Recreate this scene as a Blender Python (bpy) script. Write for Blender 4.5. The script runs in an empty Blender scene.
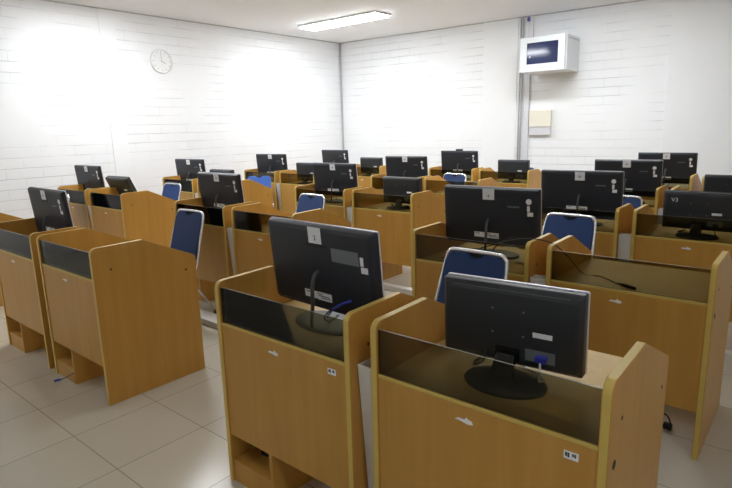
import bpy, bmesh, math, random
from mathutils import Vector, Matrix

random.seed(7)
SC = bpy.context.scene
COL = SC.collection
PI = math.pi

# ------------------------------------------------------------------ materials
def new_mat(name):
    m = bpy.data.materials.new(name)
    m.use_nodes = True
    nt = m.node_tree
    b = nt.nodes['Principled BSDF']
    return m, nt, b

def plain(name, col, rough=0.5, metal=0.0, spec=0.5, vary=0.0, scale=30.0):
    m, nt, b = new_mat(name)
    b.inputs['Base Color'].default_value = (*col, 1)
    b.inputs['Roughness'].default_value = rough
    b.inputs['Metallic'].default_value = metal
    b.inputs['Specular IOR Level'].default_value = spec
    if vary > 0:
        tc = nt.nodes.new('ShaderNodeTexCoord')
        n = nt.nodes.new('ShaderNodeTexNoise')
        n.inputs['Scale'].default_value = scale
        n.inputs['Detail'].default_value = 3
        r = nt.nodes.new('ShaderNodeMapRange')
        r.inputs['To Min'].default_value = 1 - vary
        r.inputs['To Max'].default_value = 1 + vary
        mx = nt.nodes.new('ShaderNodeVectorMath')
        mx.operation = 'SCALE'
        mx.inputs[0].default_value = col
        nt.links.new(tc.outputs['Object'], n.inputs['Vector'])
        nt.links.new(n.outputs['Fac'], r.inputs['Value'])
        nt.links.new(r.outputs['Result'], mx.inputs['Scale'])
        nt.links.new(mx.outputs[0], b.inputs['Base Color'])
    return m

def wood_mat(name, c1, c2, rough=0.38):
    m, nt, b = new_mat(name)
    tc = nt.nodes.new('ShaderNodeTexCoord')
    mp = nt.nodes.new('ShaderNodeMapping')
    mp.inputs['Scale'].default_value = (9, 9, 0.7)
    n = nt.nodes.new('ShaderNodeTexNoise')
    n.inputs['Scale'].default_value = 2.2
    n.inputs['Detail'].default_value = 6
    n.inputs['Distortion'].default_value = 0.6
    cr = nt.nodes.new('ShaderNodeValToRGB')
    cr.color_ramp.elements[0].position = 0.3
    cr.color_ramp.elements[0].color = (*c1, 1)
    cr.color_ramp.elements[1].position = 0.72
    cr.color_ramp.elements[1].color = (*c2, 1)
    fine = nt.nodes.new('ShaderNodeTexNoise')
    mp2 = nt.nodes.new('ShaderNodeMapping')
    mp2.inputs['Scale'].default_value = (160, 160, 3)
    fine.inputs['Scale'].default_value = 1.0
    bp = nt.nodes.new('ShaderNodeBump')
    bp.inputs['Strength'].default_value = 0.03
    nt.links.new(tc.outputs['Object'], mp.inputs['Vector'])
    nt.links.new(tc.outputs['Object'], mp2.inputs['Vector'])
    nt.links.new(mp.outputs[0], n.inputs['Vector'])
    nt.links.new(mp2.outputs[0], fine.inputs['Vector'])
    nt.links.new(n.outputs['Fac'], cr.inputs['Fac'])
    nt.links.new(cr.outputs['Color'], b.inputs['Base Color'])
    nt.links.new(fine.outputs['Fac'], bp.inputs['Height'])
    nt.links.new(bp.outputs[0], b.inputs['Normal'])
    b.inputs['Roughness'].default_value = rough
    b.inputs['Specular IOR Level'].default_value = 0.4
    return m

M = {}
M['wood'] = wood_mat('beech_laminate', (0.48, 0.250, 0.050), (0.55, 0.298, 0.065))
M['desk'] = wood_mat('desk_laminate', (0.65, 0.45, 0.17), (0.73, 0.52, 0.22), 0.5)
M['edge'] = plain('edge_banding', (0.60, 0.44, 0.105), 0.42, vary=0.06)
M['black'] = plain('black_plastic', (0.014, 0.018, 0.028), 0.45, spec=0.5, vary=0.12, scale=200)
M['gloss'] = plain('glossy_black_plastic', (0.010, 0.011, 0.014), 0.14)
M['leg_metal'] = plain('dark_grey_metal', (0.09, 0.10, 0.11), 0.3, metal=0.5)
M['satin'] = plain('satin_black_plastic', (0.022, 0.026, 0.032), 0.45)
M['screen'] = plain('dark_screen', (0.008, 0.009, 0.011), 0.08)
M['silver'] = plain('silver_trim', (0.66, 0.65, 0.72), 0.35, metal=0.2)
M['paper'] = plain('white_paper', (0.84, 0.86, 0.91), 0.7, vary=0.04)
M['ink'] = plain('dark_ink', (0.05, 0.05, 0.06), 0.7)
M['grey_print'] = plain('grey_print', (0.16, 0.18, 0.20), 0.5)
M['faint'] = plain('faint_ink', (0.40, 0.42, 0.47), 0.7)
M['chrome'] = plain('chrome_tube', (0.80, 0.81, 0.83), 0.16, metal=1.0)
M['white_tube'] = plain('polished_tube', (0.82, 0.83, 0.85), 0.25, metal=0.75)
M['blue'] = plain('blue_upholstery', (0.010, 0.043, 0.165), 0.62, vary=0.12, scale=60)
M['bright_blue'] = plain('bright_blue_shell', (0.03, 0.12, 0.48), 0.4)
M['dark_hole'] = plain('dark_plastic', (0.025, 0.018, 0.014), 0.6)
M['rubber'] = plain('black_rubber', (0.02, 0.02, 0.02), 0.7)
M['cable'] = plain('black_cable', (0.015, 0.015, 0.016), 0.5)
M['white_cable'] = plain('white_cable', (0.6, 0.6, 0.58), 0.5)
M['blue_cable'] = plain('blue_cable', (0.03, 0.05, 0.42), 0.4)
M['white_board'] = plain('white_laminate', (0.74, 0.73, 0.70), 0.45, vary=0.03)
M['cab'] = plain('pale_grey_enamel', (0.72, 0.74, 0.76), 0.35)
M['cab_glass'] = plain('dark_blue_glass', (0.012, 0.020, 0.075), 0.08)
M['ivory'] = plain('ivory_plastic', (0.80, 0.77, 0.66), 0.4)
M['trunk'] = plain('white_trunking', (0.66, 0.66, 0.70), 0.45)
M['pipe'] = plain('grey_pipe', (0.50, 0.50, 0.52), 0.5)
M['clock_face'] = plain('clock_face_white', (0.82, 0.82, 0.83), 0.4)
M['clock_rim'] = plain('clock_rim_white', (0.82, 0.82, 0.84), 0.3)
M['purple'] = plain('violet_tape', (0.12, 0.10, 0.45), 0.5)
M['plaster'] = plain('smooth_white_plaster', (0.86, 0.87, 0.89), 0.65, vary=0.02, scale=4)
M['ceiling'] = plain('ceiling_paint', (0.87, 0.87, 0.90), 0.8, vary=0.015, scale=2)
M['shadow_gap'] = plain('shadow_gap_grey', (0.50, 0.50, 0.50), 0.8)
M['concrete'] = plain('pale_grey_trunking', (0.60, 0.58, 0.54), 0.6, vary=0.05)

def brick_wall_mat():
    m, nt, b = new_mat('white_painted_brick')
    tc = nt.nodes.new('ShaderNodeTexCoord')
    br = nt.nodes.new('ShaderNodeTexBrick')
    br.inputs['Scale'].default_value = 1.0
    br.inputs['Brick Width'].default_value = 1.10
    br.inputs['Row Height'].default_value = 0.127
    br.inputs['Mortar Size'].default_value = 0.0055
    br.inputs['Mortar Smooth'].default_value = 0.35
    br.inputs['Color1'].default_value = (0.865, 0.875, 0.895, 1)
    br.inputs['Color2'].default_value = (0.84, 0.85, 0.87, 1)
    br.inputs['Mortar'].default_value = (0.60, 0.61, 0.63, 1)
    n = nt.nodes.new('ShaderNodeTexNoise')
    n.inputs['Scale'].default_value = 3.5
    n.inputs['Detail'].default_value = 4
    add = nt.nodes.new('ShaderNodeMapRange')
    add.inputs['To Min'].default_value = 0.985
    add.inputs['To Max'].default_value = 1.015
    sc = nt.nodes.new('ShaderNodeVectorMath'); sc.operation = 'SCALE'
    # mortar depth varies along the wall: some joints are filled with paint
    n2 = nt.nodes.new('ShaderNodeTexNoise'); n2.inputs['Scale'].default_value = 1.6
    n2.inputs['Detail'].default_value = 3
    mr2 = nt.nodes.new('ShaderNodeMapRange')
    mr2.inputs['From Min'].default_value = 0.40; mr2.inputs['From Max'].default_value = 0.66
    mul = nt.nodes.new('ShaderNodeMath'); mul.operation = 'MULTIPLY'
    inv = nt.nodes.new('ShaderNodeMath'); inv.operation = 'SUBTRACT'; inv.inputs[0].default_value = 1.0
    bp = nt.nodes.new('ShaderNodeBump'); bp.inputs['Strength'].default_value = 0.55
    bp.inputs['Distance'].default_value = 0.012
    mixc = nt.nodes.new('ShaderNodeMix'); mixc.data_type = 'RGBA'
    mixc.inputs[6].default_value = (0.855, 0.865, 0.885, 1)
    L = nt.links.new
    mpb = nt.nodes.new('ShaderNodeMapping'); mpb.inputs['Scale'].default_value = (2.6, 1, 1)
    L(tc.outputs['UV'], mpb.inputs['Vector']); L(mpb.outputs[0], br.inputs['Vector'])
    L(tc.outputs['UV'], n.inputs['Vector']); L(tc.outputs['UV'], n2.inputs['Vector'])
    L(n.outputs['Fac'], add.inputs['Value'])
    L(n2.outputs['Fac'], mr2.inputs['Value'])
    L(mr2.outputs['Result'], mixc.inputs[0]); L(br.outputs['Color'], mixc.inputs[7])
    L(mixc.outputs[2], sc.inputs[0]); L(add.outputs['Result'], sc.inputs['Scale'])
    L(sc.outputs[0], b.inputs['Base Color'])
    L(br.outputs['Fac'], mul.inputs[0]); L(mr2.outputs['Result'], mul.inputs[1])
    L(mul.outputs[0], inv.inputs[1]); L(inv.outputs[0], bp.inputs['Height'])
    L(bp.outputs[0], b.inputs['Normal'])
    b.inputs['Roughness'].default_value = 0.6
    return m
M['brick'] = brick_wall_mat()

def tile_mat():
    m, nt, b = new_mat('beige_floor_tiles')
    tc = nt.nodes.new('ShaderNodeTexCoord')
    mp = nt.nodes.new('ShaderNodeMapping')
    T = 0.463
    mp.inputs['Location'].default_value = (2.397 + 40 * T, -1.019 + 40 * T, 0)
    br = nt.nodes.new('ShaderNodeTexBrick')
    br.offset = 0.0
    br.inputs['Scale'].default_value = 1.0
    br.inputs['Brick Width'].default_value = T
    br.inputs['Row Height'].default_value = T
    br.inputs['Mortar Size'].default_value = 0.0027
    br.inputs['Mortar Smooth'].default_value = 0.2
    br.inputs['Color1'].default_value = (0.56, 0.515, 0.425, 1)
    br.inputs['Color2'].default_value = (0.53, 0.485, 0.40, 1)
    br.inputs['Mortar'].default_value = (0.30, 0.27, 0.22, 1)
    n = nt.nodes.new('ShaderNodeTexNoise'); n.inputs['Scale'].default_value = 2.0
    n.inputs['Detail'].default_value = 5
    mr = nt.nodes.new('ShaderNodeMapRange')
    mr.inputs['To Min'].default_value = 0.90; mr.inputs['To Max'].default_value = 1.08
    sc = nt.nodes.new('ShaderNodeVectorMath'); sc.operation = 'SCALE'
    mr2 = nt.nodes.new('ShaderNodeMapRange')
    mr2.inputs['To Min'].default_value = 0.23; mr2.inputs['To Max'].default_value = 0.27
    L = nt.links.new
    L(tc.outputs['Object'], mp.inputs['Vector']); L(mp.outputs[0], br.inputs['Vector'])
    L(tc.outputs['Object'], n.inputs['Vector'])
    L(n.outputs['Fac'], mr.inputs['Value']); L(n.outputs['Fac'], mr2.inputs['Value'])
    L(br.outputs['Color'], sc.inputs[0]); L(mr.outputs['Result'], sc.inputs['Scale'])
    L(sc.outputs[0], b.inputs['Base Color'])
    L(mr2.outputs['Result'], b.inputs['Roughness'])
    b.inputs['Specular IOR Level'].default_value = 0.5
    return m
M['tile'] = tile_mat()

def smoked_glass():
    m = bpy.data.materials.new('smoked_glass'); m.use_nodes = True
    nt = m.node_tree; nt.nodes.clear()
    out = nt.nodes.new('ShaderNodeOutputMaterial')
    tr = nt.nodes.new('ShaderNodeBsdfTransparent')
    tr.inputs['Color'].default_value = (0.50, 0.48, 0.38, 1)
    gl = nt.nodes.new('ShaderNodeBsdfGlossy')
    gl.inputs['Roughness'].default_value = 0.03
    gl.inputs['Color'].default_value = (0.9, 0.9, 0.9, 1)
    fr = nt.nodes.new('ShaderNodeFresnel'); fr.inputs['IOR'].default_value = 1.28
    mx = nt.nodes.new('ShaderNodeMixShader')
    L = nt.links.new
    L(fr.outputs[0], mx.inputs[0]); L(tr.outputs[0], mx.inputs[1]); L(gl.outputs[0], mx.inputs[2])
    L(mx.outputs[0], out.inputs['Surface'])
    return m
M['glass'] = smoked_glass()
M['glass_edge'] = plain('glass_edge', (0.30, 0.33, 0.28), 0.25)

def emit(name, col, s):
    m, nt, b = new_mat(name)
    b.inputs['Base Color'].default_value = (0.9, 0.9, 0.9, 1)
    b.inputs['Emission Color'].default_value = (*col, 1)
    b.inputs['Emission Strength'].default_value = s
    return m
LAMP = 40.0
M['lamp'] = emit('lamp_diffuser', (0.92, 0.968, 1.0), LAMP)
M['dim_lamp'] = emit('dim_lamp_diffuser', (0.97, 0.98, 0.96), LAMP * 0.27)  # for unseen lamps added to light the carrel fronts, dimmed for balance

# ------------------------------------------------------------------ mesh tools
def obj(name, bm, mats, parent=None, smooth=False, loc=None):
    bmesh.ops.recalc_face_normals(bm, faces=bm.faces[:])
    me = bpy.data.meshes.new(name)
    bm.to_mesh(me); bm.free()
    if not isinstance(mats, (list, tuple)): mats = [mats]
    for m in mats: me.materials.append(m)
    if smooth:
        for p in me.polygons: p.use_smooth = True
    o = bpy.data.objects.new(name, me)
    COL.objects.link(o)
    if parent is not None: o.parent = parent
    if loc: o.location = loc
    return o

def NB(): return bmesh.new()

def box(bm, x0, x1, y0, y1, z0, z1, mat=0, bev=0.0):
    r = bmesh.ops.create_cube(bm, size=1.0)
    vs = r['verts']
    for v in vs:
        v.co = Vector(((x0 + x1) / 2 + v.co.x * (x1 - x0), (y0 + y1) / 2 + v.co.y * (y1 - y0), (z0 + z1) / 2 + v.co.z * (z1 - z0)))
    fs = {f for v in vs for f in v.link_faces}
    for f in fs: f.material_index = mat
    if bev > 0:
        es = list({e for v in vs for e in v.link_edges})
        bmesh.ops.bevel(bm, geom=es, offset=bev, segments=2, affect='EDGES', profile=0.6)
    return fs

def prism(bm, pts, axis, a0, a1, side=0, rim=0, bev=0.0):
    """pts: 2-D outline; axis 'x' -> (y,z), 'y' -> (x,z), 'z' -> (x,y)"""
    def mk(p, a):
        if axis == 'x': return (a, p[0], p[1])
        if axis == 'y': return (p[0], a, p[1])
        return (p[0], p[1], a)
    A = [bm.verts.new(mk(p, a0)) for p in pts]
    B = [bm.verts.new(mk(p, a1)) for p in pts]
    f0 = bm.faces.new(A); f1 = bm.faces.new(B[::-1])
    f0.material_index = side; f1.material_index = side
    n = len(pts)
    for i in range(n):
        f = bm.faces.new((A[i], B[i], B[(i + 1) % n], A[(i + 1) % n]))
        f.material_index = rim[i] if isinstance(rim, (list, tuple)) else rim
    if bev > 0:
        es = list(f0.edges) + list(f1.edges)
        bmesh.ops.bevel(bm, geom=es, offset=bev, segments=2, affect='EDGES', profile=0.6)
    return f0, f1

def arc(cx, cy, r, a0, a1, n):
    return [(cx + r * math.cos(a0 + (a1 - a0) * i / n), cy + r * math.sin(a0 + (a1 - a0) * i / n)) for i in range(n + 1)]

def rrect(x0, x1, z0, z1, r, n=5, rt=None):
    rt = r if rt is None else rt
    return (arc(x1 - r, z0 + r, r, -PI / 2, 0, n) + arc(x1 - rt, z1 - rt, rt, 0, PI / 2, n) +
            arc(x0 + rt, z1 - rt, rt, PI / 2, PI, n) + arc(x0 + r, z0 + r, r, PI, 1.5 * PI, n))

def smooth_path(pts, sub=6):
    P = [Vector(p) for p in pts]
    out = []
    for i in range(len(P) - 1):
        p0 = P[max(i - 1, 0)]; p1 = P[i]; p2 = P[i + 1]; p3 = P[min(i + 2, len(P) - 1)]
        for k in range(sub):
            t = k / sub
            out.append(0.5 * ((2 * p1) + (p2 - p0) * t + (2 * p0 - 5 * p1 + 4 * p2 - p3) * t * t + (3 * p1 - p0 - 3 * p2 + p3) * t ** 3))
    out.append(P[-1])
    return out

def tube(bm, pts, r, seg=8, caps=True):
    P = [Vector(p) for p in pts]
    rings = []
    up = None
    for i, p in enumerate(P):
        if i == 0: d = P[1] - P[0]
        elif i == len(P) - 1: d = P[-1] - P[-2]
        else: d = (P[i + 1] - P[i - 1])
        d.normalize()
        if up is None:
            up = Vector((0, 0, 1)) if abs(d.z) < 0.9 else Vector((1, 0, 0))
        u = up - d * up.dot(d)
        if u.length < 1e-5: u = d.orthogonal()
        u.normalize(); up = u
        v = d.cross(u)
        rr = r[i] if isinstance(r, (list, tuple)) else r
        rings.append([bm.verts.new(p + (u * math.cos(2 * PI * k / seg) + v * math.sin(2 * PI * k / seg)) * rr) for k in range(seg)])
    for a, b in zip(rings, rings[1:]):
        for k in range(seg):
            bm.faces.new((a[k], a[(k + 1) % seg], b[(k + 1) % seg], b[k]))
    if caps:
        bm.faces.new(rings[0][::-1]); bm.faces.new(rings[-1])

def lathe(bm, prof, cx=0, cy=0, sx=1.0, sy=1.0, seg=28):
    rings = []
    for r, z in prof:
        if r < 1e-6: rings.append([bm.verts.new((cx, cy, z))])
        else: rings.append([bm.verts.new((cx + r * sx * math.cos(2 * PI * k / seg), cy + r * sy * math.sin(2 * PI * k / seg), z)) for k in range(seg)])
    for a, b in zip(rings, rings[1:]):
        for k in range(seg):
            k2 = (k + 1) % seg
            if len(a) == 1 and len(b) > 1: bm.faces.new((a[0], b[k2], b[k]))
            elif len(b) == 1 and len(a) > 1: bm.faces.new((a[k], a[k2], b[0]))
            elif len(a) > 1: bm.faces.new((a[k], a[k2], b[k2], b[k]))

def text_bm(s, size, x, y, z):
    """letters standing in the XZ plane, facing -Y, centred at x, z"""
    cu = bpy.data.curves.new('lettering', 'FONT')
    cu.body = s; cu.size = size; cu.align_x = 'CENTER'; cu.align_y = 'CENTER'
    cu.extrude = 0.0004; cu.resolution_u = 3
    ob = bpy.data.objects.new('lettering', cu)
    COL.objects.link(ob)
    dg = bpy.context.evaluated_depsgraph_get()
    me = bpy.data.meshes.new_from_object(ob.evaluated_get(dg))
    bm = bmesh.new(); bm.from_mesh(me)
    bpy.data.objects.remove(ob); bpy.data.curves.remove(cu); bpy.data.meshes.remove(me)
    bm.transform(Matrix.Translation((x, y, z)) @ Matrix.Rotation(PI / 2, 4, 'X'))
    return bm

def tag(o, label, cat, group=None, kind=None):
    if label: o['label'] = label
    if cat: o['category'] = cat
    if group: o['group'] = group
    if kind: o['kind'] = kind
    return o

def thing(name, loc=(0, 0, 0), rz=0.0):
    o = bpy.data.objects.new(name, None)
    o.empty_display_size = 0.1
    COL.objects.link(o)
    o.location = loc; o.rotation_euler = (0, 0, rz)
    return o

def kids(o): return [c for c in SC.objects if c.parent == o]

def dup(root):
    r = root.copy(); COL.objects.link(r)
    for ch in kids(root):
        c = ch.copy(); COL.objects.link(c); c.parent = r
        for g in kids(ch):
            d = g.copy(); COL.objects.link(d); d.parent = c
    return r

def struct(o):
    o['kind'] = 'structure'
    return o

# ------------------------------------------------------------------ the room
XL = -7.68                 # clock wall plane
YC = 8.544                 # corner
H = 3.176
XR, YF = 2.6, -2.2
SL = 0.05
ANG = math.atan(SL)
EX = Vector((math.cos(ANG), math.sin(ANG), 0))
YR = YC + SL * (XR - XL)
FLOORPOLY = [(XL, YF), (XR, YF), (XR, YR), (XL, YC)]

bm = NB(); prism(bm, FLOORPOLY, 'z', -0.12, 0.0)
struct(obj('floor', bm, M['tile']))
bm = NB(); prism(bm, FLOORPOLY, 'z', H, H + 0.12)
struct(obj('ceiling', bm, M['ceiling']))

def wall(name, p, q, mat, th=0.12):
    """vertical slab on the outside of p->q (room on the left hand side), UV in metres"""
    p = Vector((*p, 0)); q = Vector((*q, 0))
    d = (q - p); L = d.length; d.normalize()
    n = Vector((d.y, -d.x, 0))
    b = NB()
    uv = b.loops.layers.uv.new('UVMap')
    c = [p, q, q + n * th, p + n * th]
    lo = [b.verts.new((v.x, v.y, 0)) for v in c]
    hi = [b.verts.new((v.x, v.y, H)) for v in c]
    b.faces.new(lo); b.faces.new(hi)
    for i in range(4):
        b.faces.new((lo[i], lo[(i + 1) % 4], hi[(i + 1) % 4], hi[i]))
    for f in b.faces:
        for l in f.loops:
            l[uv].uv = ((l.vert.co - p).dot(d), l.vert.co.z)
    return struct(obj(name, b, mat))

wall('wall_left', (XL, YC), (XL, YF), M['brick'])
wall('wall_back', (XR, YR), (XL, YC), M['brick'])
wall('wall_right', (XR, YF), (XR, YR), M['plaster'])
wall('wall_front', (XL, YF), (XR, YF), M['plaster'])

def on_back(s, off=0.0):
    """point on the back wall, s metres from the corner, off metres into the room"""
    n = Vector((math.sin(ANG), -math.cos(ANG), 0))
    return Vector((XL, YC, 0)) + EX * s + n * off

# smooth plastered columns flush in the brickwork
bm = NB(); box(bm, XL, XL + 0.012, 3.765, 3.985, 0, H, bev=0.004)
struct(obj('pilaster_left', bm, M['plaster']))
def back_box(bm, s0, s1, d0, d1, z0, z1, mat=0, bev=0.0):
    fs = box(bm, s0, s1, -d1, -d0, z0, z1, mat, bev)
    return fs
MB = Matrix.Translation((XL, YC, 0)) @ Matrix.Rotation(ANG, 4, 'Z')
bm = NB(); back_box(bm, 5.83, 10.28, 0, 0.02, 0, H, bev=0.004); bm.transform(MB)
struct(obj('pilaster_back', bm, M['plaster']))
bm = NB(); back_box(bm, 3.07, 3.66, 0, 0.012, 0, H, bev=0.004); bm.transform(MB)
struct(obj('pilaster_back', bm, M['plaster']))
# thin strip coloured as the shadow gap where the walls meet the ceiling
bm = NB(); box(bm, XL, XL + 0.012, YF, YC, H - 0.014, H)
struct(obj('trim_1', bm, M['shadow_gap']))
bm = NB(); back_box(bm, 0, 10.3, 0, 0.012, H - 0.014, H); bm.transform(MB)
struct(obj('trim_2', bm, M['shadow_gap']))

# ------------------------------------------------------------------ ceiling lamps
def ceiling_lamp(mat='lamp'):
    t = thing('ceiling_lamp')
    b = NB()
    w, l, f = 0.19, 0.80, 0.022
    box(b, -l, l, -w, -w + f, -0.03, 0); box(b, -l, l, w - f, w, -0.03, 0)
    box(b, -l, -l + f, -w + f, w - f, -0.03, 0); box(b, l - f, l, -w + f, w - f, -0.03, 0)
    obj('lamp_frame', b, M['cab'], t)
    b = NB(); box(b, -l + f, l - f, -w + f, w - f, -0.050, -0.002, bev=0.008)
    obj('diffuser', b, M[mat], t)
    return t
lamp0 = ceiling_lamp()
lamp_spots = [(-6.045, 6.81, 'bright fluorescent ceiling lamp near the corner where brick walls meet'),
              (-6.045, 3.45, 'fluorescent ceiling lamp over the carrels along the clock wall'),
              (-2.6, 6.81, 'fluorescent ceiling lamp over the back rows before the network cabinet'),
              (-6.045, 0.10, 'unseen dim ceiling lamp over the front row of the middle block'),
              (-2.6, 3.45, 'unseen dim ceiling lamp over the third row of the outer block'),
              (0.85, 0.10, 'unseen dim ceiling lamp above the open floor beside the outer block')]
for i, (x, y, lab) in enumerate(lamp_spots):
    o = lamp0 if i == 0 else ceiling_lamp('dim_lamp') if y < 1 or (x > -3 and y < 4) else dup(lamp0)
    o.location = (x, y, H)
    tag(o, lab, 'ceiling lamp', 'fluorescent ceiling lamps')

# ------------------------------------------------------------------ study carrel
W, D, S2 = 0.744, 0.64, 0.836
TK = 0.025
H1, YP, HP, H2 = 0.920, 0.30, 0.926, 0.762
G0, G1, FB, DT = 0.745, 0.897, 0.229, 0.735

def panel_profile():
    return ([(0, 0.0)] + arc(0.032, H1 - 0.030, 0.032, PI, PI / 2, 5) +
            [(YP, HP)] + arc(D - 0.02, H2 - 0.004, 0.02, PI / 2 - 0.45, 0, 4) + [(D, 0.0)])

def make_carrel():
    t = thing('study_carrel')
    prof = panel_profile()
    for s in (-1, 1):
        b = NB()
        x0, x1 = (-W / 2, -W / 2 + TK) if s < 0 else (W / 2 - TK, W / 2)
        prism(b, prof, 'x', x0, x1, 0, 1, bev=0.0025)
        sp = obj('side_panel', b, [M['wood'], M['edge']], t)
        if s > 0:
            for (yy, zz, r) in ((0.10, 0.79, 0.006), (0.565, 0.69, 0.007)):
                bb = NB(); lathe(bb, [(0, 0), (r, 0), (r, 0.0012), (0, 0.0012)], seg=14)
                bb.transform(Matrix.Translation((W / 2, yy, zz)) @ Matrix.Rotation(PI / 2, 4, 'Y'))
                h = obj('bolt_cap', bb, M['dark_hole'], sp)
    xi = W / 2 - TK
    b = NB(); box(b, -xi, xi, 0.006, 0.024, FB, G0 - 0.012)
    fp = obj('front_panel', b, M['wood'], t)
    b = NB(); box(b, -xi, xi, 0.004, 0.026, G0 - 0.012, G0, bev=0.002)
    obj('front_rail', b, M['edge'], t)
    b = NB()
    prism(b, rrect(-xi, xi, G0, G1, 0.001, 1), 'y', 0.010, 0.015, 0, 1)
    gp = obj('glass_pane', b, [M['glass'], M['glass_edge']], t)
    gp['label'] = 'smoked glass screen'
    b = NB(); box(b, -xi, xi, 0.018, D - 0.014, DT - 0.02, DT, bev=0.002)
    obj('desktop', b, M['desk'], t)
    xd = -W / 2 + 0.37 * W
    b = NB(); box(b, xd, xd + 0.018, 0.006, 0.45, 0, FB); box(b, xd, xd + 0.018, 0.026, 0.45, FB, DT - 0.02)
    obj('divider', b, M['wood'], t)
    b = NB(); box(b, -xi, xd, 0.026, 0.45, 0.088, 0.104)
    obj('computer_shelf', b, M['wood'], t)
    b = NB(); box(b, -xi, xd, 0.008, 0.026, 0.0, 0.104)
    obj('kick_board', b, M['wood'], t)
    # scrap of a torn white sticker left on the front panel
    b = NB()
    pts = [(-0.075, 0.0), (-0.06, 0.010), (-0.035, 0.008), (-0.028, 0.02), (-0.018, 0.012), (-0.006, 0.010), (0.0, -0.004), (-0.02, -0.008), (-0.045, -0.003)]
    prism(b, [(x * 0.8, z * 0.75 + 0.685) for x, z in pts], 'y', 0.0052, 0.0062)
    st = obj('torn_sticker', b, M['paper'], t)
    st['label'] = 'torn scrap of white sticker'
    return t

# x / y of each pair's wall-side front corner (metres)
PAIR = {'A1': (-7.32, 1.264), 'A2': (-7.216, 2.792), 'A3': (-7.20, 4.184), 'A4': (-7.18, 5.60), 'A5': (-7.12, 7.04),
        'B1': (-4.604, 1.291), 'B2': (-4.56, 2.744), 'B3': (-4.496, 4.176), 'B4': (-4.576, 5.60), 'B5': (-4.616, 7.04),
        'C1': (-1.912, 1.297), 'C2': (-1.890, 2.696), 'C3': (-1.848, 4.128), 'C4': (-1.904, 5.56), 'C5': (-1.872, 6.96)}
ROW = {'1': 'front row', '2': 'second row', '3': 'third row', '4': 'fourth row', '5': 'back row'}
BLK = {'A': 'clock wall block', 'B': 'middle block', 'C': 'outer block'}
HALF = {'a': 'half nearer clock wall', 'b': 'half away from clock wall'}
BIG = {'C1a', 'B1a', 'A2a', 'A3a', 'B2a', 'A4a', 'B3a', 'A5a', 'B4a', 'B5a', 'C2a', 'C3a', 'C4a', 'C5a'}
SMALL = {'C1b', 'C3b', 'B3b', 'A4b', 'A5b', 'B5b', 'A2b', 'A3b', 'C4b'}
car0 = make_carrel()
CAR = {}
first = True
for key, (px, py) in PAIR.items():
    for h in 'ab':
        k = key + h
        if k == 'A1a': continue
        o = car0 if first else dup(car0)
        first = False
        o.location = (px + W / 2 + (S2 if h == 'b' else 0), py, 0)
        w = 'big computer' if k in BIG else 'small monitor' if k in SMALL else 'bare desk'
        tag(o, 'wooden carrel with %s, %s of %s, %s' % (w, ROW[key[1]], BLK[key[0]], HALF[h]), 'study carrel', 'wooden study carrels')
        CAR[k] = o

# little inventory labels on the two big carrels of the outer block's front row
def code_sticker(par):
    b = NB(); box(b, 0.262, 0.300, 0.0050, 0.0060, 0.684, 0.706)
    s = obj('inventory_sticker', b, M['paper'], par)
    b = NB()
    for (x0, x1, z0, z1) in ((0.266, 0.271, 0.691, 0.702), (0.272, 0.277, 0.689, 0.702), (0.284, 0.289, 0.694, 0.702), (0.290, 0.294, 0.692, 0.702)):
        box(b, x0, x1, 0.0044, 0.0050, z0, z1)
    obj('sticker_code', b, M['ink'], s)
code_sticker(CAR['C1a']); code_sticker(CAR['C1b'])
for k in ('C1b', 'C2b'):      # a larger dark cable hole in the outer side panel
    bb = NB(); lathe(bb, [(0, 0), (0.013, 0), (0.013, 0.0012), (0, 0.0012)], seg=16)
    bb.transform(Matrix.Translation((W / 2, 0.055, 0.68)) @ Matrix.Rotation(PI / 2, 4, 'Y'))
    obj('cable_hole', bb, M['dark_hole'], CAR[k])

# white filler boards between the two carrels of a pair
def make_duct():
    t = thing('filler_board')
    b = NB()
    g = 0.041
    lean = 0.06
    # a tall hollow white box, open at the top, leaning back between the panels
    outer = [(-g, 0.0), (g, 0.0), (g, 0.075), (-g, 0.075)]
    inner = [(-g + 0.006, 0.006), (g - 0.006, 0.006), (g - 0.006, 0.069), (-g + 0.006, 0.069)]
    z0, z1 = 0.0, 0.738
    def ring(pts, z, dy): return [b.verts.new((x, y + dy, z)) for x, y in pts]
    oL, oH = ring(outer, z0, lean), ring(outer, z1, 0)
    iH, iL = ring(inner, z1, 0), ring(inner, z1 - 0.12, 0.012)
    for i in range(4):
        j = (i + 1) % 4
        b.faces.new((oL[i], oL[j], oH[j], oH[i]))
        b.faces.new((oH[i], oH[j], iH[j], iH[i]))
        b.faces.new((iH[i], iH[j], iL[j], iL[i]))
    b.faces.new(oL); b.faces.new(iL)
    obj('board', b, M['white_board'], t)
    return t
duct0 = None
for key, (px, py) in PAIR.items():
    if key in ('A1', 'B1'): continue
    if duct0 is None: duct0 = make_duct(); o = duct0
    else: o = dup(duct0)
    o.location = (px + (W + S2) / 2, py + (0.034 if key == 'C1' else 0.010), 0)
    tag(o, 'tall white filler box between twin carrels, %s of %s' % (ROW[key[1]], BLK[key[0]]), 'filler board', 'white boxes between twin carrels')

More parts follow.
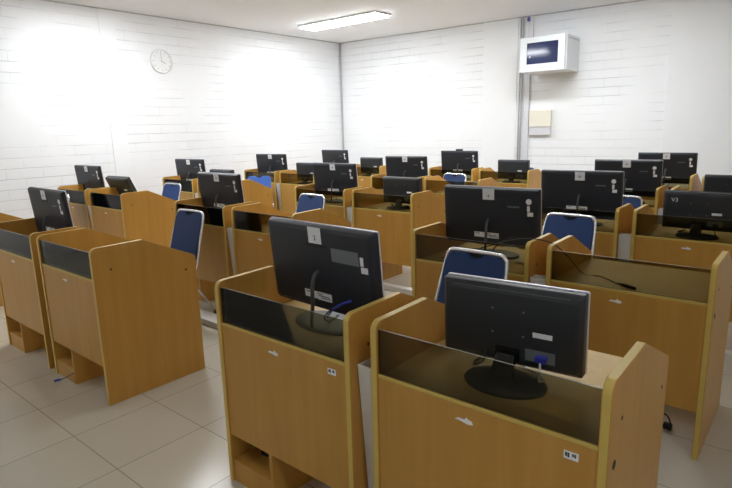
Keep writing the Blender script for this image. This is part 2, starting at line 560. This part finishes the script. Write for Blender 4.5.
# ------------------------------------------------------------------ monitors
def make_aio(text=None, kind='normal', name='desktop_computer'):
    """large slim all-in-one; origin on the desk under the screen, back faces -Y"""
    t = thing(name)
    w, h, zc = 0.620, 0.360, 0.247
    R = Matrix.Translation((0, 0, zc)) @ Matrix.Rotation(math.radians(5.2), 4, 'X')
    def place(b): b.transform(R); return b
    b = NB()
    o0 = rrect(-w / 2, w / 2, -h / 2, h / 2, 0.026, 6, 0.010)
    n = len(o0)
    steps = [(1.0, 0.0), (1.0, -0.008), (0.985, -0.016), (0.965, -0.025), (0.90, -0.030)]
    rings = [[b.verts.new((x * s, y, z * (s if s > 0.98 else 1 - (1 - s) * 1.3))) for x, z in o0] for s, y in steps]
    b.faces.new(rings[0])
    for A, B in zip(rings, rings[1:]):
        for i in range(n): b.faces.new((A[i], A[(i + 1) % n], B[(i + 1) % n], B[i]))
    b.faces.new(rings[-1][::-1])
    obj('back_cover', place(b), M['black'], t)
    b = NB(); prism(b, rrect(-w / 2 - 0.001, w / 2 + 0.001, -h / 2 - 0.001, h / 2 + 0.0015, 0.026, 6, 0.010), 'y', 0.0, 0.007)
    obj('front_bezel', place(b), M['silver'], t)
    b = NB(); box(b, -w / 2 + 0.014, w / 2 - 0.014, 0.007, 0.0085, -h / 2 + 0.03, h / 2 - 0.014)
    obj('screen', place(b), M['screen'], t)
    # stand: a bent flat leg falling from the hinge to a round foot
    b = NB()
    hinge = R @ Vector((0, -0.034, -0.015))
    leg = smooth_path([hinge + Vector((0, 0.006, 0.004)), hinge + Vector((0, -0.018, -0.004)), hinge + Vector((0, -0.034, -0.05)), (0, -0.070, 0.10), (0, -0.080, 0.03), (0, -0.070, 0.008)], 5)
    tube(b, leg, [0.008] * len(leg), 10)
    obj('stand_leg', b, M['leg_metal'], t, True)
    b = NB(); lathe(b, [(0, 0.0), (0.118, 0.0), (0.121, 0.003), (0.119, 0.011), (0.104, 0.015), (0, 0.015)], 0, 0.020, 1.45, 0.95, 36)
    obj('stand_foot', b, M['satin'], t)
    y = -0.0308
    # dark strip put in as the slot's shadow under the paper label
    b = NB(); prism(b, rrect(-0.062, 0.062, 0.094, 0.108, 0.006, 4), 'y', y - 0.002, y + 0.004)
    obj('slot_shadow', place(b), M['rubber'], t)
    b = NB(); box(b, -0.037, 0.037, y - 0.0022, y - 0.0012, 0.108, 0.174)
    lab = obj('paper_label', place(b), M['paper'], t)
    if text:
        b = text_bm(text, 0.030, 0, y - 0.0028, 0.130)
        obj('label_number', place(b), M['ink'], lab)
    else:
        b = NB(); box(b, -0.010, 0.010, y - 0.0028, y - 0.0022, 0.130, 0.146)
        obj('label_print', place(b), M['faint'], lab)
    b = NB(); box(b, -0.098, -0.022, y - 0.0012, y - 0.0004, -0.130, -0.098); box(b, -0.020, 0.062, y - 0.0012, y - 0.0004, -0.132, -0.098)
    rs = obj('rating_sticker', place(b), M['paper'], t)
    b = NB()
    for i, (x0, x1) in enumerate(((-0.018, 0.010), (-0.014, 0.05), (0.0, 0.055), (-0.09, -0.06))):
        z = -0.106 - 0.008 * (i % 3)
        box(b, x0, x1, y - 0.0017, y - 0.0012, z - 0.0018, z + 0.0018)
    obj('sticker_lettering', place(b), M['ink'], rs)
    b = NB(); box(b, 0.238, 0.254, y - 0.0006, y + 0.0006, 0.050, 0.084)
    obj('asset_sticker', place(b), M['paper'], t)
    b = NB(); box(b, 0.240, 0.274, y - 0.0006, y + 0.0006, 0.022, 0.046)
    obj('asset_sticker', place(b), M['paper'], t)
    b = NB(); lathe(b, [(0, 0), (0.017, 0), (0.017, 0.002), (0, 0.002)], seg=18)
    cz = (0.248, 0.108) if kind == 'normal' else (0.262, -0.116)
    b.transform(Matrix.Translation((cz[0], y + 0.001, cz[1])) @ Matrix.Rotation(PI / 2, 4, 'X'))
    obj('round_sticker', place(b), M['paper'], t)
    if kind == 'normal':
        b = NB()
        xx = 0.118
        for wv in (0.006, 0.010, 0.007, 0.009, 0.006, 0.012, 0.007, 0.008, 0.010):
            box(b, xx, xx + wv * 0.8, y - 0.0006, y + 0.0002, 0.068, 0.077); xx += wv
        bmk = obj('back_print', place(b), M['grey_print'], t)
    else:
        b = NB(); box(b, 0.086, 0.230, y - 0.001, y + 0.0004, 0.046, 0.100)
        g = obj('grey_patch', place(b), M['grey_print'], t)
        g['label'] = 'flat grey patch'
    # sockets low on the back
    b = NB()
    for i in range(5): box(b, -0.236 + i * 0.014, -0.228 + i * 0.014, y + 0.004, y + 0.009, -0.118, -0.110)
    obj('socket_row', place(b), M['faint'], t)
    b = NB()
    p0 = R @ Vector((0.150, y - 0.004, -0.112))
    tube(b, smooth_path([p0, p0 + Vector((-0.03, -0.03, -0.012)), p0 + Vector((-0.10, -0.03, -0.07)), (0.02, 0.0, 0.02), (-0.02, 0.09, 0.016)], 5), 0.0035, 6)
    obj('power_cable', b, M['cable'], t, True)
    if kind != 'normal':
        b = NB()
        p1 = R @ Vector((0.175, y - 0.002, -0.100))
        tube(b, smooth_path([p1, p1 + Vector((-0.028, -0.026, -0.012)), p1 + Vector((-0.065, -0.034, -0.035))], 4), [0.006] * 4 + [0.005] * 5, 8)
        tube(b, smooth_path([p1 + Vector((-0.065, -0.034, -0.035)), p1 + Vector((-0.12, -0.02, -0.085)), (-0.03, 0.05, 0.018)], 4), 0.003, 6)
        c = obj('network_plug', b, M['blue_cable'], t, True)
        c['label'] = 'blue plug and lead'
    return t

def make_lcd(silver=False, mark=None, tilt=2.5, zc=0.173):
    """small thick old monitor on an oval foot"""
    t = thing('monitor')
    w, h = 0.456, 0.262
    R = Matrix.Translation((0, 0, zc)) @ Matrix.Rotation(math.radians(tilt), 4, 'X')
    def place(b): b.transform(R); return b
    b = NB()
    o0 = rrect(-w / 2, w / 2, -h / 2, h / 2, 0.006, 3)
    n = len(o0)
    steps = [(1.0, 1.0, 0.0), (1.0, 1.0, -0.026), (0.992, 0.985, -0.032), (0.94, 0.90, -0.043), (0.88, 0.80, -0.046)]
    rings = [[b.verts.new((x * s, y, z * s2)) for x, z in o0] for s, s2, y in steps]
    b.faces.new(rings[0])
    for A, B in zip(rings, rings[1:]):
        for i in range(n): b.faces.new((A[i], A[(i + 1) % n], B[(i + 1) % n], B[i]))
    b.faces.new(rings[-1][::-1])
    obj('back_cover', place(b), M['satin'], t)
    b = NB(); prism(b, rrect(-w / 2 - 0.002, w / 2 + 0.002, -h / 2 - 0.001, h / 2 + 0.0025, 0.006, 3), 'y', 0.0, 0.012, bev=0.002)
    obj('front_bezel', place(b), M['silver'] if silver else M['black'], t)
    b = NB(); box(b, -w / 2 + 0.016, w / 2 - 0.016, 0.0135, 0.0155, -h / 2 + 0.02, h / 2 - 0.016)
    obj('screen', place(b), M['screen'], t)
    b = NB()
    for k in range(3):
        for i in range(44):
            x = -0.186 + i * 0.0085
            box(b, x, x + 0.0045, -0.0375 - 0.003 * (2 - k), -0.030, 0.1145 - k * 0.0075, 0.118 - k * 0.0075)
    obj('vent_grille', place(b), M['grey_print'] if silver else M['rubber'], t)
    b = NB()
    prism(b, [(-0.038, 0.010), (0.038, 0.010), (0.030, 0.085), (-0.030, 0.085)], 'y', -0.020, 0.004, bev=0.003)
    for v in b.verts: v.co.y += -0.095 + 0.055 * v.co.z / 0.085
    obj('stand_neck', b, M['gloss'], t)
    b = NB(); prism(b, rrect(-0.040, 0.040, -0.112, -0.070, 0.006), 'y', -0.052, -0.044)
    obj('hinge_cover', place(b), M['gloss'], t)
    b = NB(); lathe(b, [(0, 0.0), (0.128, 0.0), (0.131, 0.006), (0.126, 0.015), (0.09, 0.022), (0, 0.025)], 0.014, -0.095, 1.0, 0.74, 36)
    obj('stand_foot', b, M['satin'], t, True)
    b = NB(); box(b, 0.080, 0.140, -0.0472, -0.0462, -0.020, -0.004)
    obj('rating_sticker', place(b), M['paper'], t)
    for x in (-0.05, 0.05):
        for z in (0.055, -0.025):
            b = NB(); lathe(b, [(0, 0), (0.0035, 0), (0.0035, 0.0015), (0, 0.0015)], seg=10)
            b.transform(Matrix.Translation((x, -0.046, z)) @ Matrix.Rotation(PI / 2, 4, 'X'))
            obj('mount_screw', place(b), M['grey_print'], t)
    b = NB(); box(b, 0.058, 0.150, -0.0465, -0.040, -0.100, -0.062)
    obj('socket_panel', place(b), M['grey_print'], t)
    b = NB(); box(b, 0.094, 0.128, -0.068, -0.0455, -0.094, -0.074, bev=0.003)
    p = obj('video_plug', place(b), M['blue_cable'] if silver else M['rubber'], t)
    b = NB()
    tube(b, smooth_path([R @ Vector((0.111, -0.066, -0.090)), R @ Vector((0.112, -0.070, -0.12)), (0.118, -0.085, 0.030), (0.10, 0.0, 0.006), (-0.06, 0.10, 0.006)], 5), 0.0035, 6)
    obj('video_cable', b, M['white_cable'] if silver else M['cable'], t, True)
    b = NB()
    tube(b, smooth_path([R @ Vector((-0.072, -0.044, -0.085)), R @ Vector((-0.076, -0.055, -0.13)), (-0.10, -0.07, 0.03), (-0.13, 0.03, 0.006), (-0.10, 0.12, 0.005)], 5), 0.0035, 6)
    obj('power_cable', b, M['cable'], t, True)
    if mark:
        b = text_bm(mark, 0.040, -0.152, -0.0468, 0.072)
        obj('number_sticker', place(b), M['paper'], t)
    return t

S = 0.8
AIO = {'C1a': (-1.905, 1.945, -3.2), 'B1a': (-5.325, 1.991, -0.6), 'A2a': (-8.78, 3.90, 2.5), 'A3a': (-8.68, 5.62, 4.6), 'B2a': (-5.317, 3.808, 0.3),
       'A4a': (-8.545, 7.376, 7.8), 'B3a': (-5.194, 5.599, 1.7), 'A5a': (-8.487, 9.178, 0.3), 'B4a': (-5.262, 7.376, 4.8), 'B5a': (-5.329, 9.178, 0.6),
       'C2a': (-1.945, 3.83, 3.2), 'C3a': (-1.850, 5.536, 3.6), 'C4a': (-1.895, 7.328, 0.7), 'C5a': (-1.818, 9.080, 0.0)}
LCD = {'C1b': (-0.905, 1.991, 4.7), 'C3b': (-0.813, 5.518, -2.6), 'B3b': (-4.076, 5.632, -0.4), 'A4b': (-7.475, 7.331, -0.1),
       'A5b': (-7.403, 9.123, -0.3), 'B5b': (-4.233, 9.155, 0.2), 'A2b': (-7.84, 3.93, 3.0), 'A3b': (-7.666, 5.547, 1.7), 'C4b': (-0.772, 7.279, 0.1)}
plainaio = None
for k, (x, y, a) in AIO.items():
    if k == 'C1a': o = make_aio('3', 'patch')
    elif k == 'C2a': o = make_aio('4')
    elif plainaio is None: o = plainaio = make_aio()
    else: o = dup(plainaio)
    o.location = (x * S, y * S, DT); o.rotation_euler = (0, 0, math.radians(a))
    ex = {'C1a': 'black computer with grey patch and numbered paper label', 'C2a': 'black computer with paper label numbered four',
          'B5a': 'black computer with webcam on top', 'A5a': 'big black computer without paper label'}.get(k, 'big black computer with white paper label')
    tag(o, '%s, %s of %s' % (ex, ROW[k[1]], BLK[k[0]]), 'computer', 'big black computers on the carrels')
    if k in ('A5a', 'B5a'):          # these two carry no paper label
        for c in kids(o):
            if c.name.startswith('paper_label'):
                for g in kids(c): bpy.data.objects.remove(g)
                bpy.data.objects.remove(c)
    if k == 'B5a':
        b = NB(); box(b, -0.05, 0.05, -0.03, 0.015, 0.420, 0.452, bev=0.004)
        obj('webcam', b, M['black'], o)
plainlcd = None
for k, (x, y, a) in LCD.items():
    if k == 'C1b': o = make_lcd(True)
    elif k == 'C3b': o = make_lcd(False, 'V3')
    elif k == 'A2b': o = make_lcd(False, None, 24, 0.196)
    elif plainlcd is None: o = plainlcd = make_lcd()
    else: o = dup(plainlcd)
    o.location = (x * S, y * S, DT); o.rotation_euler = (0, 0, math.radians(a))
    ex = {'C1b': 'glossy black monitor with silver top edge', 'C3b': 'small black monitor marked V3', 'A2b': 'small black monitor tilted far back'}.get(k, 'small black monitor on oval foot')
    tag(o, '%s, %s of %s' % (ex, ROW[k[1]], BLK[k[0]]), 'monitor', 'small black monitors on the carrels')

# ------------------------------------------------------------------ chairs
def make_chair(shell=False):
    """steel tube folding chair; origin on the floor below the top of the backrest, sitter faces -Y"""
    t = thing('folding_chair')
    hw = 0.177
    def tilt(z): return -0.135 * (0.88 - z) / 0.45      # backrest leans away from the desk at the top
    tubm = M['white_tube']
    for s in (-1, 1): pass
    # hoop: back tube and front legs in one bent tube
    pts = []
    def side(s):
        x1 = s * (hw + 0.028)
        return [(s * (hw - 0.055), 0.0, 0.880), (s * (hw - 0.012), -0.004, 0.866), (s * (hw + 0.002), -0.012, 0.825), (s * (hw + 0.015), tilt(0.66), 0.66), (x1, tilt(0.46), 0.46),
                (x1, -0.18, 0.36), (x1, -0.28, 0.18), (x1, -0.36, 0.012)]
    L, Rr = side(-1), side(1)
    if not shell:
        b = NB(); tube(b, smooth_path(L[::-1] + Rr, 5), 0.0115, 8)
        obj('frame', b, tubm, t, True)
    else:
        b = NB(); tube(b, smooth_path(L[::-1][:4], 5), 0.0105, 8); tube(b, smooth_path(Rr[4:], 5), 0.0105, 8)
        obj('frame', b, tubm, t, True)
    for s in (-1, 1):
        b = NB()
        x = s * (hw + 0.008)
        tube(b, smooth_path([(x, -0.34, 0.43), (x, -0.16, 0.30), (x, 0.03, 0.012)], 5), 0.010, 8)
        lg = obj('rear_leg', b, tubm, t, True)
        b = NB(); lathe(b, [(0, 0), (0.015, 0), (0.015, 0.028), (0.011, 0.032), (0, 0.032)], x, 0.028, seg=12)
        obj('foot_cap', b, M['rubber'], lg)
        b = NB(); lathe(b, [(0, 0), (0.016, 0), (0.016, 0.028), (0.012, 0.032), (0, 0.032)], s * (hw + 0.028), -0.358, seg=12)
        obj('foot_cap', b, M['rubber'], t)
    b = NB(); tube(b, [(-hw - 0.008, -0.05, 0.115), (hw + 0.008, -0.05, 0.115)], 0.008, 8)
    obj('crossbar', b, tubm, t, True)
    # backrest pad with the hand-hole notch in its upper edge
    w0, w1 = hw + 0.002, hw - 0.004
    top = 0.874
    out = [(-w0, 0.50), (w0, 0.50), (w1 + 0.004, 0.78)]
    out += arc(w1 - 0.05, top - 0.055, 0.052, 0, PI / 2, 5)[0:]
    out += [(0.052, top - 0.004), (0.038, top - 0.022), (0.018, top - 0.034), (-0.018, top - 0.034), (-0.038, top - 0.022), (-0.052, top - 0.004)]
    out += arc(-w1 + 0.05, top - 0.055, 0.052, PI / 2, PI, 5)
    out += [(-w1 - 0.004, 0.78)]
    b = NB()
    prism(b, out, 'y', -0.016, 0.014, bev=0.006)
    for v in b.verts: v.co.y += tilt(v.co.z)
    obj('backrest', b, M['bright_blue'] if shell else M['blue'], t)
    b = NB()
    prism(b, rrect(-0.052, 0.052, top - 0.036, top - 0.002, 0.012), 'y', 0.006, 0.010)
    obj('hand_hole_plate', b, M['rubber'], t)
    b = NB(); prism(b, rrect(-hw + 0.002, hw - 0.002, -0.45, -0.10, 0.05, 6), 'z', 0.425, 0.468, bev=0.012)
    obj('seat', b, M['bright_blue'] if shell else M['blue'], t)
    return t
CH = [(-1.70, 3.16, -3, 'blue folding chair facing glossy silver-edged monitor, front row of outer block'),
      (-1.72, 4.93, -4, 'blue folding chair behind second row of outer block, facing away from V3 monitor'),
      (-5.13, 3.27, 2, 'blue folding chair standing behind bare carrel, front row of middle block'),
      (-4.97, 4.92, -2, 'blue folding chair behind bare carrel, second row of middle block'),
      (-8.30, 3.28, -4, 'blue folding chair mostly hidden behind big computer, front row of middle block'),
      (-8.16, 4.92, 2, 'blue folding chair behind small tilted monitor, second row of clock wall block'),
      (-1.73, 6.50, -4, 'blue folding chair peeking past big computer, third row of outer block'),
      (-4.89, 8.28, -4, 'blue folding chair before webcam computer, behind fourth row of middle block'),
      (-4.70, 6.48, 0, 'blue folding chair hidden behind small monitor, third row of middle block'),
      (-4.42, 10.02, 10, 'blue folding chair by back wall behind back row of middle block')]
ch0 = None
for (x, y, a, lab) in CH:
    if ch0 is None: o = ch0 = make_chair()
    else: o = dup(ch0)
    o.location = (x * S, y * S, 0); o.rotation_euler = (0, 0, math.radians(a))
    tag(o, lab, 'chair', 'blue folding chairs')
o = make_chair(True)
o.location = (-8.10 * S, 6.66 * S, 0); o.rotation_euler = (0, 0, math.radians(38))
tag(o, 'bright blue rimless chair turned sideways behind third row of clock wall block', 'chair', 'blue folding chairs')

# ------------------------------------------------------------------ things on the walls
# network cabinet on the back wall
t = thing('network_cabinet', on_back(4.28, 0.0) + Vector((0, 0, 2.28)), ANG)
tag(t, 'white wall-mounted network cabinet with dark glass door on the back wall', 'network cabinet')
cw, chh, cd = 0.342, 0.485, 0.58
b = NB(); box(b, -cw, cw, -cd, 0, 0, chh, bev=0.006); obj('cabinet_body', b, M['cab'], t)
b = NB(); box(b, cw - 0.004, cw + 0.003, -cd + 0.04, -0.03, chh - 0.05, chh - 0.035); obj('vent_strip', b, M['shadow_gap'], t)
door = NB()
dm = Matrix.Translation((-cw, -cd - 0.004, 0)) @ Matrix.Rotation(-math.radians(3), 4, 'Z')
x0, x1 = 0.0, 2 * cw - 0.012
wx0, wx1, wz0, wz1 = 0.105, 0.575, 0.105, 0.405
for a in ((x0, wx0, 0, chh), (wx1, x1, 0, chh), (wx0, wx1, 0, wz0), (wx0, wx1, wz1, chh)):
    box(door, a[0], a[1], -0.022, 0, a[2], a[3])
door.transform(dm)
dd = obj('cabinet_door', door, M['cab'], t)
b = NB(); box(b, wx0, wx1, -0.016, -0.010, wz0, wz1); b.transform(dm)
g = obj('door_glass', b, M['cab_glass'], dd); g['label'] = 'dark blue door glass'
b = NB(); lathe(b, [(0, 0), (0.009, 0), (0.009, 0.004), (0, 0.004)], seg=12)
b.transform(dm @ Matrix.Translation((wx0 + 0.05, -0.016, 0.21)) @ Matrix.Rotation(PI / 2, 4, 'X')); obj('lock', b, M['silver'], dd)
for z in (0.08, 0.36):
    b = NB(); box(b, -cw - 0.008, -cw + 0.006, -cd - 0.022, -cd + 0.01, z, z + 0.06, bev=0.002); obj('hinge', b, M['pipe'], t)
b = NB(); lathe(b, [(0, 0), (0.07, 0), (0.06, 0.03), (0.03, 0.04), (0, 0.042)], -0.14, -0.12, seg=20)
b.transform(Matrix.Translation((0, 0, chh))); obj('top_cap', b, M['pipe'], t)

t = thing('cable_trunking', on_back(3.795), ANG)
tag(t, 'white vertical cable trunking running behind the network cabinet to the ceiling', 'cable trunking')
b = NB(); box(b, -0.005, 0.088, -0.032, 0, 0.30, 2.32, bev=0.003); obj('trunk', b, M['trunk'], t)
b = NB(); box(b, 0.03, 0.118, -0.03, 0, 2.75, H - 0.016, bev=0.003); obj('trunk', b, M['trunk'], t)
for x in (-0.085, -0.045):
    b = NB(); tube(b, [(x, -0.016, 0.30), (x, -0.016, H - 0.016)], 0.012, 8); p = obj('conduit_pipe', b, M['pipe'], t, True)
b = NB(); lathe(b, [(0, 0), (0.02, 0), (0.024, 0.03), (0.016, 0.06), (0, 0.06)], 0.045, -0.045, seg=14); b.transform(Matrix.Translation((0, 0, H - 0.085)))
v = obj('cable_gland', b, M['purple'], t); v['label'] = 'violet taped cable end'

t = thing('switch_box', on_back(4.082) + Vector((0, 0, 1.352)), ANG)
tag(t, 'ivory switch box beside the white trunking on the back wall', 'switch box')
b = NB(); box(b, -0.175, 0.175, -0.07, 0, 0.125, 0.385, bev=0.008); obj('box_cover', b, M['ivory'], t)
b = NB(); box(b, -0.17, 0.17, -0.06, 0, 0.0, 0.118, bev=0.006); obj('lower_cover', b, M['trunk'], t)
b = NB(); box(b, -0.172, 0.174, -0.058, 0, 0.118, 0.125); obj('shadow_joint', b, M['pipe'], t)

b = NB(); tube(b, [(XL + 0.025, YC - 0.022, 0.0), (XL + 0.025, YC - 0.022, H - 0.016)], 0.016, 10)
tag(obj('corner_pipe', b, M['pipe'], None, True), 'thin grey pipe running up the corner between the brick walls', 'pipe')

# wall clock
t = thing('wall_clock', (XL, 4.628, 2.555))
tag(t, 'round white clock on the white brick wall', 'clock')
MC = Matrix.Rotation(PI / 2, 4, 'Y')
r = 0.172
b = NB(); lathe(b, [(0, 0), (r, 0), (r + 0.003, 0.012), (r, 0.030), (r - 0.010, 0.036), (r - 0.018, 0.030), (r - 0.020, 0.020), (0, 0.020)], seg=48)
b.transform(MC); obj('clock_case', b, M['clock_rim'], t, False)
b = NB(); lathe(b, [(0, 0.0205), (r - 0.02, 0.0205), (r - 0.02, 0.022), (0, 0.022)], seg=48); b.transform(MC); obj('clock_face', b, M['clock_face'], t)
# clock face frame: local Z -> +X, local X -> -Z, local Y -> +Y ; twelve o'clock is +Z
FACE = MC @ Matrix.Rotation(PI / 2, 4, 'Z')
for k in range(12):
    b = NB(); box(b, -0.0035, 0.0035, r - 0.055, r - 0.030, 0.0222, 0.0232)
    b.transform(FACE @ Matrix.Rotation(k * PI / 6, 4, 'Z')); obj('hour_mark', b, M['faint'], t)
for nm, ang, ln, wd in (('hour_hand', -2.05, 0.070, 0.006), ('minute_hand', 0.05, 0.115, 0.004)):
    b = NB(); box(b, -wd, wd, -0.015, ln, 0.024, 0.026); b.transform(FACE @ Matrix.Rotation(ang, 4, 'Z')); obj(nm, b, M['pipe'], t)

# ------------------------------------------------------------------ floor trunking and loose leads
for nm, x0, x1, y0, y1, lab in (('a', -4.95, -2.75, 2.42, 2.56, 'low grey cable trunking on the floor before second row of middle block'),
                                ('b', -4.48, -0.20, 4.03, 4.11, 'low grey cable trunking along the floor before the third row')):
    b = NB(); box(b, x0, x1, y0, y1, 0, 0.05, bev=0.004)
    tag(obj('floor_trunking', b, M['concrete']), lab, 'floor trunking', 'low floor trunking')

b = NB()
tube(b, smooth_path([(-1.75, 2.80, 0.742), (-1.45, 2.78, 0.85), (-1.216, 2.736, 0.932), (-1.06, 2.736, 0.931), (-0.99, 2.80, 0.86), (-0.94, 2.92, 0.742), (-0.85, 2.92, 0.7395), (-0.73, 2.82, 0.7395)], 6), 0.0027, 6)
t = thing('loose_cable', (0, 0, 0))
tag(t, 'black lead hanging over twin carrel panels onto bare desk, second row of outer block', 'cable')
obj('lead', b, M['cable'], t, True)
b = NB(); tube(b, [(-0.735, 2.824, 0.743), (-0.70, 2.802, 0.744), (-0.645, 2.776, 0.743)], [0.004, 0.0085, 0.007], 8)
obj('plug', b, M['rubber'], t, True)

t = thing('network_lead', (0, 0, 0))
tag(t, 'short lead with blue plug on tiles before front row of middle block', 'cable')
b = NB(); tube(b, smooth_path([(-3.46, 1.284, 0.085), (-3.52, 1.281, 0.055), (-3.575, 1.274, 0.026), (-3.615, 1.262, 0.008)], 5), 0.003, 6); obj('lead', b, M['cable'], t, True)
b = NB(); tube(b, [(-3.612, 1.264, 0.008), (-3.622, 1.250, 0.008), (-3.630, 1.225, 0.007)], [0.004, 0.0075, 0.006], 8); obj('plug', b, M['blue_cable'], t, True)

t = thing('power_plug', (-0.476, 2.915, 0))
tag(t, 'small black plug lying on the floor under bare carrel, second row of outer block', 'plug')
b = NB(); box(b, -0.022, 0.018, -0.016, 0.016, 0, 0.03, bev=0.006); obj('plug_body', b, M['rubber'], t)
b = NB(); tube(b, smooth_path([(0.01, 0, 0.03), (0.0, 0.0, 0.06), (-0.03, 0.03, 0.06), (-0.10, 0.08, 0.005), (-0.2, 0.10, 0.004)], 5), 0.004, 6); obj('lead', b, M['cable'], t, True)

# coil of cable in the computer compartment of the numbered front carrel
cx, cy = PAIR['C1'][0] + 0.15, PAIR['C1'][1] + 0.17
b = NB()
pts = [(cx + (0.085 + 0.012 * math.sin(i * 1.7)) * math.cos(i * 0.5), cy + (0.07 + 0.01 * math.cos(i * 2.1)) * math.sin(i * 0.5), 0.112 + 0.0013 * i) for i in range(44)]
tube(b, smooth_path(pts, 2), 0.006, 6)
tag(obj('cable_coil', b, M['cable'], None, True), 'coil of black cable in the low compartment of a front row carrel', 'cable')

# ------------------------------------------------------------------ camera
cam = bpy.data.cameras.new('camera')
co = bpy.data.objects.new('camera', cam); COL.objects.link(co)
rt = Vector((0.7706301680771892, 0.6367981169080442, -0.02484557006171809))
up = Vector((-0.11199231905956092, 0.1737030874763208, 0.9784094019748866))
fw = Vector((-0.6273650169725632, 0.7512092888826405, -0.20517733738269708))
mat = Matrix((rt, up, -fw)).transposed().to_4x4()
mat.translation = Vector((0, 0, 1.9103019 * S))
co.matrix_world = mat
cam.sensor_fit = 'HORIZONTAL'; cam.sensor_width = 36.0
cam.lens = 553.38 / 732 * 36
cam.clip_start = 0.05
SC.camera = co

# ------------------------------------------------------------------ world, colour
w = bpy.data.worlds.new('world'); SC.world = w; w.use_nodes = True
w.node_tree.nodes['Background'].inputs[0].default_value = (0.8, 0.85, 0.9, 1)
w.node_tree.nodes['Background'].inputs[1].default_value = 0.2
SC.view_settings.view_transform = 'Standard'
SC.view_settings.look = 'None'
SC.view_settings.gamma = 1.0
SC.view_settings.use_curve_mapping = False
SC.view_settings.exposure = 0.22
SC.cycles.max_bounces = 10
SC.cycles.diffuse_bounces = 5
SC.cycles.transparent_max_bounces = 16
SC.cycles.caustics_reflective = False
SC.cycles.sample_clamp_indirect = 6.0
